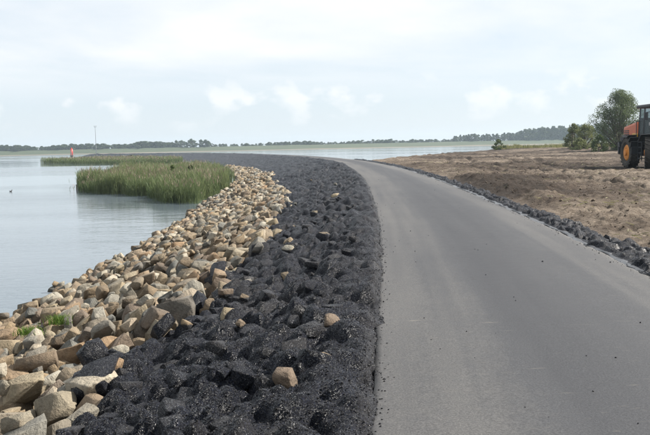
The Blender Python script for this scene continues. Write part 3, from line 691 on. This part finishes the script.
def tree_geo(h, w, r, nleaf, leaf, stems=1, ncl=40, low=0.22, topper=0.6):
    """returns trunk (V,F) and crown (V,F,rnd)"""
    cen, rad, wood = [], [], []
    for k in range(stems):
        ax = r.uniform(-.22, .22) * w * (stems > 1); ay = r.uniform(-.2, .2) * w * (stems > 1); th = h * r.uniform(.6, .85) if stems > 1 else h * .8
        pts = [np.array([ax * .15, ay * .15, -0.15]), np.array([ax * .5, ay * .5, th * .35]), np.array([ax, ay, th])]
        r0 = h * .022
        wood += [tube_np(pts[0], pts[1], r0, r0 * .7), tube_np(pts[1], pts[2], r0 * .7, r0 * .15)]
    for _ in range(ncl):
        zz = r.uniform(low, 1.0); prof_ = math.sin(math.pi * min(1, (zz - low * .55) / (1 - low * .55)) ** topper) ** .75
        an = r.uniform(0, 6.28); rr = w / 2 * prof_ * math.sqrt(r.uniform(.15, 1)) * r.uniform(.75, 1.12)
        c = np.array([rr * math.cos(an), rr * math.sin(an), zz * h * .94]); cen.append(c); rad.append(w * r.uniform(.07, .15))
        if rr > w * .1:
            b0 = np.array([c[0] * .12, c[1] * .12, max(.1, c[2] - rr * .9)]); wood.append(tube_np(b0, c, h * .008, h * .002, 4))
    V, F, rn = leafcloud(np.array(cen), np.array(rad), nleaf, leaf, r)
    return cat(wood), (V, F, rn)
def tree(name, loc, h, w, seed, nleaf, leaf, mat, label, cat_, group=None, stems=1, ncl=40, low=.22, topper=.6):
    r = np.random.default_rng(seed); (wv, wf), (V, F, rn) = tree_geo(h, w, r, nleaf, leaf, stems, ncl, low, topper)
    root = empty(name, loc); tag(root, label, cat_, group)
    mesh_np('trunk', wv, wf, M_bark, root); mesh_np('crown', V, F, mat, root, attrs={'rnd': rn}); return root
def gz(x, y): return float(field_h(np.array([x]), np.array([y]))[0])
def at(px, y, d):   # ground position at a bearing
    return (px - 325) / 800 * d, d
for nm, px, d, h, w, seed, nl, lf, mat, lab, ct, st, ncl, low in (
    ('willow_tree', 620, 112, 8.5, 7.0, 301, 33000, .08, M_willow, 'tall broad willow tree behind the wheel loader', 'tree', 6, 190, .02),
    ('willow_tree', 587, 126, 4.2, 4.0, 303, 9000, .08, M_olive, 'small pale olive tree beside the tall broad willow', 'tree', 4, 80, .0),
    ('willow_tree', 574, 130, 4.3, 3.2, 304, 7500, .08, M_olive, 'slender pale olive tree at the outer end of the tall grass', 'tree', 4, 70, .0),
    ('shrub', 499, 148, 1.9, 2.6, 305, 2400, .09, M_shrub, 'round green shrub alone at the water edge of the bare field', 'shrub', 3, 26, .05),
    ('shrub', 601, 108, 2.2, 3.2, 306, 2600, .09, M_shrub, 'low dark green shrub at the foot of the tall willow', 'shrub', 3, 26, .04),
    ('shrub', 580, 118, 1.6, 3.2, 307, 2400, .09, M_olive, 'low pale shrub below the two small olive trees', 'shrub', 3, 26, .04),
    ):
    x, y = at(px, 0, d); tree(nm, (x, y, gz(x, y) - .05), h, w, seed, nl, lf, mat, lab, ct, None, st, ncl, low, .85 if h > 7 else .6)
for px, d, lab in ((174, 78, 'dark green shrub growing up through the reed bed'), (192, 78, 'dark green shrub growing up through the reed bed')):
    x, y = at(px, 0, d); s, t = ST(x, y); z = max(float(zslope(t, s)), WATER)
    tree('shrub', (x, y, z), 2.25, 1.1, 320 + px, 900, .07, M_shrub, lab, 'shrub', 'shrubs in the reed bed', 2, 12, .35)
# tall grass along the field's far edge
r6 = np.random.default_rng(66); n = 9000
x = r6.uniform(33, 62, n); ye = np.interp(x, EX, EY); y = ye - np.abs(r6.normal(0, 9, n)) * np.clip((x - 30) / 12, .15, 2.2) - 1 + r6.uniform(-1, 2, n)
k = fbm(x * .25, y * .25, 211, 3) > -.25; x, y = x[k], y[k]; z = field_h(x, y)
v, f, _ = blades(np.stack([x, y, z - .05], -1), r6.uniform(.3, .85, len(x)) * (1 + .8 * fbm(x * .4, y * .4, 215, 2)), np.full(len(x), .085), r6.uniform(.1, .6, len(x)), r6)
o = mesh_np('tall_grass', v, f, M_grass, attrs={'rnd': np.repeat(r6.uniform(size=len(x)), 5)}); tag(o, 'tall pale grass along the far edge of the bare field', 'grass', kind='stuff')
# grass tufts between the stones
for (px, py, tt, d, lab, hgt) in ((0, 0, 5.11, 11.15, 'wide bright green grass tuft between tan stones', .17), (0, 0, 4.9, 11.75, 'bright green grass tuft close beside the wide tuft', .20), (0, 0, 6.2, 14.5, 'small sparse grass tuft up against a grey stone', .13)):
    s = S_CAM + d; x, y = P2(s, tt); hi_, hj_ = int((s - gs0) / G), int(tt / G); hz = float(hm[hi_ - 3:hi_ + 4, hj_ - 3:hj_ + 4].max()); z = float(zslope(np.array(tt), s)) - .12 + hz - .05
    n = 220; B = np.stack([r6.normal(0, .085, n), r6.normal(0, .07, n), np.zeros(n) - .03], -1)
    v, f, _ = blades(B, r6.uniform(.5, 1, n) * hgt, np.full(n, .009), r6.uniform(.2, 1.0, n), r6)
    o = mesh_np('grass_tuft', v, f, M_lush, attrs={'rnd': np.repeat(r6.uniform(size=n), 5)}); o.location = (float(x), float(y), z); tag(o, lab, 'grass tuft', 'grass tufts between the stones')

# far trees: a few shared meshes, every tree an object of its own
protos = []
for k in range(7):
    r = np.random.default_rng(400 + k); h = 10.; w = [8, 6, 9, 5, 7, 10, 4.2][k]
    (wv, wf), (V, F, rn) = tree_geo(h, w, r, 1300, .50, 1, 60, .02, .8)
    VV = np.vstack([wv, V]); FF = np.vstack([wf, F + len(wv)]); o = mesh_np('far_tree', VV, FF, [M_bark, M_far], attrs={'rnd': np.concatenate([np.zeros(len(wv)), rn])}, midx=np.concatenate([np.zeros(len(wf)), np.ones(len(F))]))
    protos.append(o)
used = [False] * 7
def far_tree(px, dback, h, label, group, wide=1.0, r=np.random.default_rng(5)):
    k = int(r.integers(7)); o = protos[k]
    if used[k]: o = protos[k].copy(); C.objects.link(o)
    used[k] = True
    x = (px - 325) / 800 * (985 + dback); yb = float(np.interp(x, xs, FY)); dback *= .35; y = yb + 29 + dback
    z = float(np.interp(29 + dback, [p[0] for p in prof], [p[1] for p in prof])) - .6
    o.location = (x, y, z); sc_ = (h + 1.0) / 10.; o.scale = (sc_ * wide * r.uniform(.85, 1.2), sc_ * wide * r.uniform(.85, 1.2), sc_); o.rotation_euler = (0, 0, r.uniform(0, 6.28)); tag(o, label, 'tree', group)
r7 = np.random.default_rng(77)
for px in np.arange(-20, 176, 2.3):
    far_tree(px + r7.uniform(-1.5, 1.5), r7.uniform(4, 40), r7.uniform(7.0, 10.0) * (1 + .22 * math.sin(px * .09)) * (0.74 if px > 96 else .62), 'small tree in the low wood behind the tall mast', 'low wood on the far bank', 2.5)
for px, h in ((178, 11), (182, 15), (187, 14), (191, 10), (196, 16.5), (199, 14), (206, 15), (210, 14), (213, 10)):
    far_tree(px, r7.uniform(5, 25), h * .58, 'taller tree in the clump at the end of the low wood', 'tall clump on the far bank', 1.5)
for px in np.arange(215, 456, 2.0):
    if r7.uniform() < .95: far_tree(px + r7.uniform(-1.2, 1.2), r7.uniform(6, 60), r7.uniform(2.4, 4.6) * (1 + .2 * math.sin(px * .07)), 'tiny tree in the long thin row on the far bank', 'thin tree row on the far bank', 2.2)
for px in np.arange(455, 672, 2.6):
    hh = np.interp(px, [455, 470, 505, 520, 530, 560, 600, 680], [8.5, 10, 10.5, 13.5, 17.5, 18.5, 21, 20])
    far_tree(px + r7.uniform(-1.5, 1.5), r7.uniform(3, 30), hh * r7.uniform(.72, .95), 'tall tree of the dense blue-green wood across the water', 'dense wood on the far bank', 1.25)

# ------------------------------------------------------------------ small things by the water
M_red = simple('red_paint', (0.48, 0.035, 0.02), 0.5, var=.2); M_white = simple('pale_paint', (0.62, 0.60, 0.58), 0.55, var=.1)
M_steel = simple('galvanised_steel', (0.22, 0.23, 0.24), 0.45, 0.6, var=.2); M_wood = simple('weathered_wood', (0.12, 0.095, 0.07), 0.9, var=.3, scale=20)
M_dark = simple('dark_plumage', (0.035, 0.03, 0.027), 0.7, var=.3, scale=20)
def cyl(bm, p0, p1, r0, r1, n=12):
    d = Vector(p1) - Vector(p0); res = bmesh.ops.create_cone(bm, cap_ends=True, segments=n, radius1=r0, radius2=r1, depth=d.length)
    bmesh.ops.transform(bm, matrix=Matrix.Translation((Vector(p0) + Vector(p1)) / 2) @ d.to_track_quat('Z', 'Y').to_matrix().to_4x4(), verts=res['verts']); return res['verts']
def box(bm, c, s, bev=0.0, rot=None):
    res = bmesh.ops.create_cube(bm, size=1); vs = res['verts']
    M = Matrix.Translation(c) @ (rot.to_4x4() if rot is not None else Matrix()) @ Matrix.Diagonal((*s, 1)); bmesh.ops.transform(bm, matrix=M, verts=vs)
    if bev:
        es = list({e for v in vs for e in v.link_edges}); bmesh.ops.bevel(bm, geom=es, offset=bev, segments=2, affect='EDGES', profile=.6)
def part(name, fn, mat, parent, smooth=False):
    bm = bmesh.new(); fn(bm); return bm_obj(name, bm, mat, parent, smooth)
mx, my = -132.5, 468.0
mast = empty('mast', (mx, my, -1.9)); tag(mast, 'tall thin steel mast on the dark stone dam', 'mast')
part('foundation', lambda b: box(b, (0, 0, .15), (2.2, 2.2, 1.0), .08), M_steel, mast)
part('pole', lambda b: (cyl(b, (0, 0, .5), (0, 0, 6.5), .24, .2), cyl(b, (0, 0, 6.5), (0, 0, 18), .14, .09)), M_steel, mast)
part('cross_arm', lambda b: (box(b, (0, 0, 17.2), (1.3, .12, .12)), cyl(b, (-.6, 0, 17.2), (-.6, 0, 18.1), .08, .08), cyl(b, (.6, 0, 17.2), (.6, 0, 18.1), .08, .08)), M_steel, mast)
part('equipment_cabinet', lambda b: box(b, (.9, -.2, 1.3), (1.0, .7, 1.5), .05), M_steel, mast)
bx_, by_ = (74 - 325) / 800 * 520, 520
bc = empty('navigation_beacon', (bx_, by_, WATER)); tag(bc, 'red navigation beacon standing in the lake beyond the reeds', 'beacon')
part('pile', lambda b: cyl(b, (0, 0, -2.5), (0, 0, 1.0), 1.0, .95, 20), M_wood, bc)
part('tower', lambda b: cyl(b, (0, 0, 1.0), (0, 0, 5.3), .8, .74, 20), M_red, bc, True)
part('platform', lambda b: cyl(b, (0, 0, .9), (0, 0, 1.12), 1.45, 1.45, 20), M_steel, bc)
part('lantern', lambda b: (cyl(b, (0, 0, 5.3), (0, 0, 5.8), .3, .3), cyl(b, (0, 0, 5.8), (0, 0, 6.05), .36, .05)), M_red, bc)
part('ladder', lambda b: [box(b, (.15 * q, -.92, 2.6), (.05, .06, 3.4)) for q in (-1, 1)] and [box(b, (0, -.92, 1.2 + .35 * q), (.3, .05, .05)) for q in range(9)], M_white, bc)
for i, (px, d, h) in enumerate(((77, 76, .55), (83.5, 74.5, .42))):
    x, y = at(px, 0, d); o = part('wooden_stake', lambda b: cyl(b, (0, 0, -.9), (.03, 0, h), .06, .05, 8), M_wood, None); o.location = (x, y, WATER)
    tag(o, ('taller' if i == 0 else 'shorter') + ' weathered wooden stake in the water off the reed bed', 'stake', 'stakes off the reed bed')
def bird(px, d, rz, label):
    bm = bmesh.new(); bmesh.ops.create_uvsphere(bm, u_segments=14, v_segments=9, radius=1)
    for v in bm.verts:
        x, y, z = v.co; tail = max(0, -x); v.co = Vector((x * .19, y * .095 * (1 - .45 * tail), z * .075 * (1 - .3 * tail) + .055 + .05 * tail * tail))
    cyl(bm, (.12, 0, .08), (.165, 0, .20), .045, .03, 10)
    h = bmesh.ops.create_uvsphere(bm, u_segments=10, v_segments=7, radius=.048); bmesh.ops.translate(bm, verts=h['verts'], vec=(.18, 0, .215))
    cyl(bm, (.21, 0, .21), (.28, 0, .20), .018, .006, 8)
    o = bm_obj('water_bird', bm, M_dark, None, True); x, y = at(px, 0, d); o.location = (x, y, WATER); o.rotation_euler = (0, 0, rz); o.scale = (.7, .7, .7); tag(o, label, 'bird')
bird(11, 76, .4, 'small dark water bird swimming alone on open water')

# ------------------------------------------------------------------ wheel loader (faces the viewer's side, -Y)
M_orange = simple('orange_paint', (0.50, 0.11, 0.035), 0.42, var=.12, scale=3); M_yellow = simple('yellow_paint', (0.58, 0.33, 0.03), 0.42, var=.12, scale=3)
M_black = simple('black_frame', (0.022, 0.025, 0.03), 0.5, var=.3); M_tyre = simple('tyre_rubber', (0.04, 0.036, 0.031), 0.85, var=.5, scale=5, bstr=.2)
M_grey = simple('grey_arm_paint', (0.33, 0.33, 0.34), 0.5, var=.15); M_rim = simple('rim_paint', (0.60, 0.22, 0.02), 0.5, var=.2)
def mat_glass():
    m, nt, b = new_mat('cab_glass'); b.inputs['Base Color'].default_value = (.55, .62, .64, 1); b.inputs['Roughness'].default_value = .04
    b.inputs['Transmission Weight'].default_value = .9; b.inputs['IOR'].default_value = 1.05
    f = noise(nt, obj_vec(nt), 3, 3); nt.links.new(math_node(nt, 'MULTIPLY_ADD', f, .06, .01), b.inputs['Roughness']); return m
M_glass = mat_glass()
LX, LY = 18.58, 44.6
ld = empty('wheel_loader', (LX, LY, 0.0)); tag(ld, 'orange wheel loader with black cab parked on the bare field', 'wheel loader')
def wheel(cx, cy, turn, side):
    w = bpy.data.objects.new('wheel', None); link(w, ld); w.location = (cx, cy, .86); w.rotation_euler = (0, 0, turn)
    bm = bmesh.new(); R, hw = .86, .30
    pr = [(.46, -hw * .75), (.60, -hw), (.76, -hw * .98), (.815, -hw * .85), (.825, 0), (.815, hw * .85), (.76, hw * .98), (.60, hw), (.46, hw * .75)]; n = 40; rings = []
    for r_, xx in pr: rings.append([bm.verts.new((xx, r_ * math.cos(2 * math.pi * i / n), r_ * math.sin(2 * math.pi * i / n))) for i in range(n)])
    for a, b_ in zip(rings[:-1], rings[1:]):
        for i in range(n): bm.faces.new((a[i], a[(i + 1) % n], b_[(i + 1) % n], b_[i]))
    for i in range(20):
        for sd in (-1, 1):
            th = 2 * math.pi * (i + (.5 if sd > 0 else 0)) / 20
            rt = Matrix.Rotation(th, 3, 'X') @ Matrix.Rotation(sd * .5, 3, 'Z')
            box(bm, Matrix.Rotation(th, 3, 'X') @ Vector((sd * .15, 0, .825)), (.30, .085, .075), 0, rt)
    bm_obj('tyre', bm, M_tyre, w)
    s = side
    bm = bmesh.new(); cyl(bm, (s * .02, 0, 0), (s * .20, 0, 0), .47, .47, 28); cyl(bm, (s * .20, 0, 0), (s * .25, 0, 0), .47, .40, 28); cyl(bm, (s * .2, 0, 0), (s * .33, 0, 0), .2, .16, 18)
    for i in range(10):
        a = i * math.pi / 5; cyl(bm, (s * .24, .28 * math.cos(a), .28 * math.sin(a)), (s * .275, .28 * math.cos(a), .28 * math.sin(a)), .028, .028, 6)
    bm_obj('rim', bm, M_rim, w)
RYR = 1.42; FYR = -1.45
for sx in (-1, 1): wheel(sx * .98, RYR, 0, sx)
for sx in (-1, 1): wheel(sx * .98, FYR, -.40, sx)
part('chassis', lambda b: (box(b, (0, .9, .95), (.9, 3.4, .6), .05), box(b, (0, -1.3, .95), (.8, 1.5, .7), .05), cyl(b, (-.95, RYR, .86), (.95, RYR, .86), .16, .16), cyl(b, (-.95, FYR, .86), (.95, FYR, .86), .16, .16), cyl(b, (0, -.35, .6), (0, -.35, 1.45), .18, .18)), M_black, ld)
part('counterweight', lambda b: box(b, (0, 3.05, 1.1), (2.1, .55, .75), .12), M_black, ld)
def hood(b):
    box(b, (0, 2.05, 2.05), (1.55, 2.15, 1.15), .14)
    for v in b.verts:
        if v.co.z > 2.1: v.co.z -= .16 * max(0, v.co.y - 1.4)
hd = part('engine_hood', hood, M_orange, ld)
part('side_panel', lambda b: (box(b, (-.79, 1.25, 1.72), (.05, .75, .46), .02), box(b, (.79, 1.25, 1.72), (.05, .75, .46), .02)), M_yellow, hd)
for k in range(5): part('grille_slat', lambda b: box(b, (-.785, 2.55, 1.72 + k * .1), (.03, .7, .05)), M_black, hd)
part('exhaust_pipe', lambda b: (cyl(b, (.35, 1.5, 2.5), (.35, 1.5, 3.3), .07, .07), cyl(b, (.35, 1.5, 3.3), (.35, 1.62, 3.42), .07, .07)), M_black, hd)
def fender(b, sx):
    pv = None
    for k in range(9):
        a = math.radians(8 + k * 20.5); c = Vector((sx * .98, RYR - .98 * math.cos(a), .86 + .98 * math.sin(a))); box(b, c, (.66, .39, .045), 0, Matrix.Rotation(-(math.pi / 2 - a), 3, 'X'))
for sx in (-1, 1): part('fender', lambda b: fender(b, sx), M_black, ld)
cab = part('cab', lambda b: (box(b, (0, .15, 1.55), (1.45, 1.75, .55), .05), box(b, (0, .9, 2.3), (1.35, .1, 1.0), .02)), M_black, ld)
for sx in (-.68, .68):
    for sy in (-.66, .28, .95): part('pillar', lambda b: cyl(b, (sx, sy, 1.8), (sx * .93, sy * .94, 3.36), .055, .05, 8), M_black, cab)
part('roof', lambda b: box(b, (0, .12, 3.42), (1.62, 1.98, .2), .08), M_black, cab)
for sx in (-.69, .69):
    for y0, y1 in ((-.6, .22), (.34, .9)): part('window_pane', lambda b: box(b, (sx * .97, (y0 + y1) / 2, 2.58), (.018, y1 - y0, 1.46)), M_glass, cab)
part('windscreen', lambda b: box(b, (0, -.66, 2.58), (1.22, .02, 1.46)), M_glass, cab)
part('rear_window', lambda b: box(b, (0, .93, 3.05), (1.2, .02, .5)), M_glass, cab)
part('seat', lambda b: (box(b, (0, .35, 2.0), (.5, .5, .18), .05), box(b, (0, .6, 2.35), (.48, .14, .7), .05)), M_black, cab)
part('steering_wheel', lambda b: (cyl(b, (0, -.2, 2.0), (0, -.35, 2.3), .04, .03), cyl(b, (0, -.35, 2.3), (0, -.36, 2.33), .2, .2, 16)), M_black, cab)
for sx in (-1, 1):
    mr = part('mirror', lambda b: (cyl(b, (sx * .68, -.7, 3.1), (sx * 1.0, -.85, 3.05), .02, .02, 6), box(b, (sx * 1.02, -.86, 2.85), (.2, .05, .42), .02)), M_black, cab)
    part('work_lamp', lambda b: (box(b, (sx * .55, -.92, 3.36), (.2, .1, .14), .02)), M_grey, cab)
    part('ladder', lambda b: [box(b, (sx * .86, .1 + 0 * k, .55 + .3 * k), (.25, .5, .05)) for k in range(4)] and [box(b, (sx * .96, .1 + q, 1.0), (.05, .05, 1.15)) for q in (-.25, .25)], M_black, ld)
    part('handrail', lambda b: (cyl(b, (sx * .92, .75, 1.6), (sx * .92, .75, 2.6), .022, .022, 6), cyl(b, (sx * .92, .75, 2.6), (sx * .7, .75, 2.6), .022, .022, 6)), M_black, ld)
    part('front_fender', lambda b: (box(b, (sx * .98, FYR + .1, 1.86), (.66, 1.0, .05), .02), box(b, (sx * .98, FYR + .78, 1.66), (.66, .5, .05), .02, Matrix.Rotation(-.75, 3, 'X'))), M_black, ld)
    part('lift_arm', lambda b: (box(b, (sx * .5, -1.6, 1.75), (.16, 1.4, .4), .04, Matrix.Rotation(.25, 3, 'X')), box(b, (sx * .5, -2.6, 1.1), (.16, 1.4, .34), .04, Matrix.Rotation(.95, 3, 'X'))), M_grey, ld)
    part('headlight', lambda b: (cyl(b, (sx * .8, -1.0, 1.9), (sx * .8, -1.0, 2.35), .035, .035, 8), box(b, (sx * .8, -1.06, 2.42), (.24, .16, .18), .03)), M_grey, ld)
part('hydraulic_cylinder', lambda b: (cyl(b, (0, -1.0, 1.9), (0, -1.9, 1.95), .09, .09), cyl(b, (0, -1.9, 1.95), (0, -2.6, 1.6), .05, .05)), M_grey, ld)
def bucket(b):
    prf = [(-3.95, .10), (-3.2, .06), (-2.9, .22), (-2.78, .6), (-2.86, 1.0), (-3.15, 1.28)]
    hw = 1.3; th = .05
    for (a, c) in zip(prf[:-1], prf[1:]):
        p0 = Vector((0, *a)); p1 = Vector((0, *c)); d = p1 - p0; box(b, (p0 + p1) / 2, (2 * hw, d.length + .03, th), 0, Matrix.Rotation(math.atan2(d.z, d.y), 3, 'X'))
    for sx in (-hw, hw):
        lo = [b.verts.new((sx - .02, y, z)) for y, z in prf]; hi = [b.verts.new((sx + .02, y, z)) for y, z in prf]
        b.faces.new(lo); b.faces.new(hi[::-1])
        for i in range(len(prf)): b.faces.new((lo[i], hi[i], hi[(i + 1) % len(prf)], lo[(i + 1) % len(prf)]))
bk = part('bucket', bucket, M_grey, ld)
for k in range(8): part('tooth', lambda b: box(b, (-1.2 + k * .343, -4.02, .09), (.09, .22, .06), .01), M_steel, bk)

# ------------------------------------------------------------------ haze
bm = bmesh.new(); box(bm, (0, 900, 11), (3600, 2400, 34)); hz = bm_obj('haze', bm, [], None); tag(hz, kind='stuff')
m = bpy.data.materials.new('haze'); m.use_nodes = True; nt = m.node_tree; nt.nodes.clear()
pv = N(nt, 'ShaderNodeVolumePrincipled'); pv.inputs['Color'].default_value = (.70, .86, 1, 1); pv.inputs['Density'].default_value = .00019; pv.inputs['Anisotropy'].default_value = .2
ou = N(nt, 'ShaderNodeOutputMaterial'); nt.links.new(pv.outputs[0], ou.inputs['Volume']); hz.data.materials.append(m)
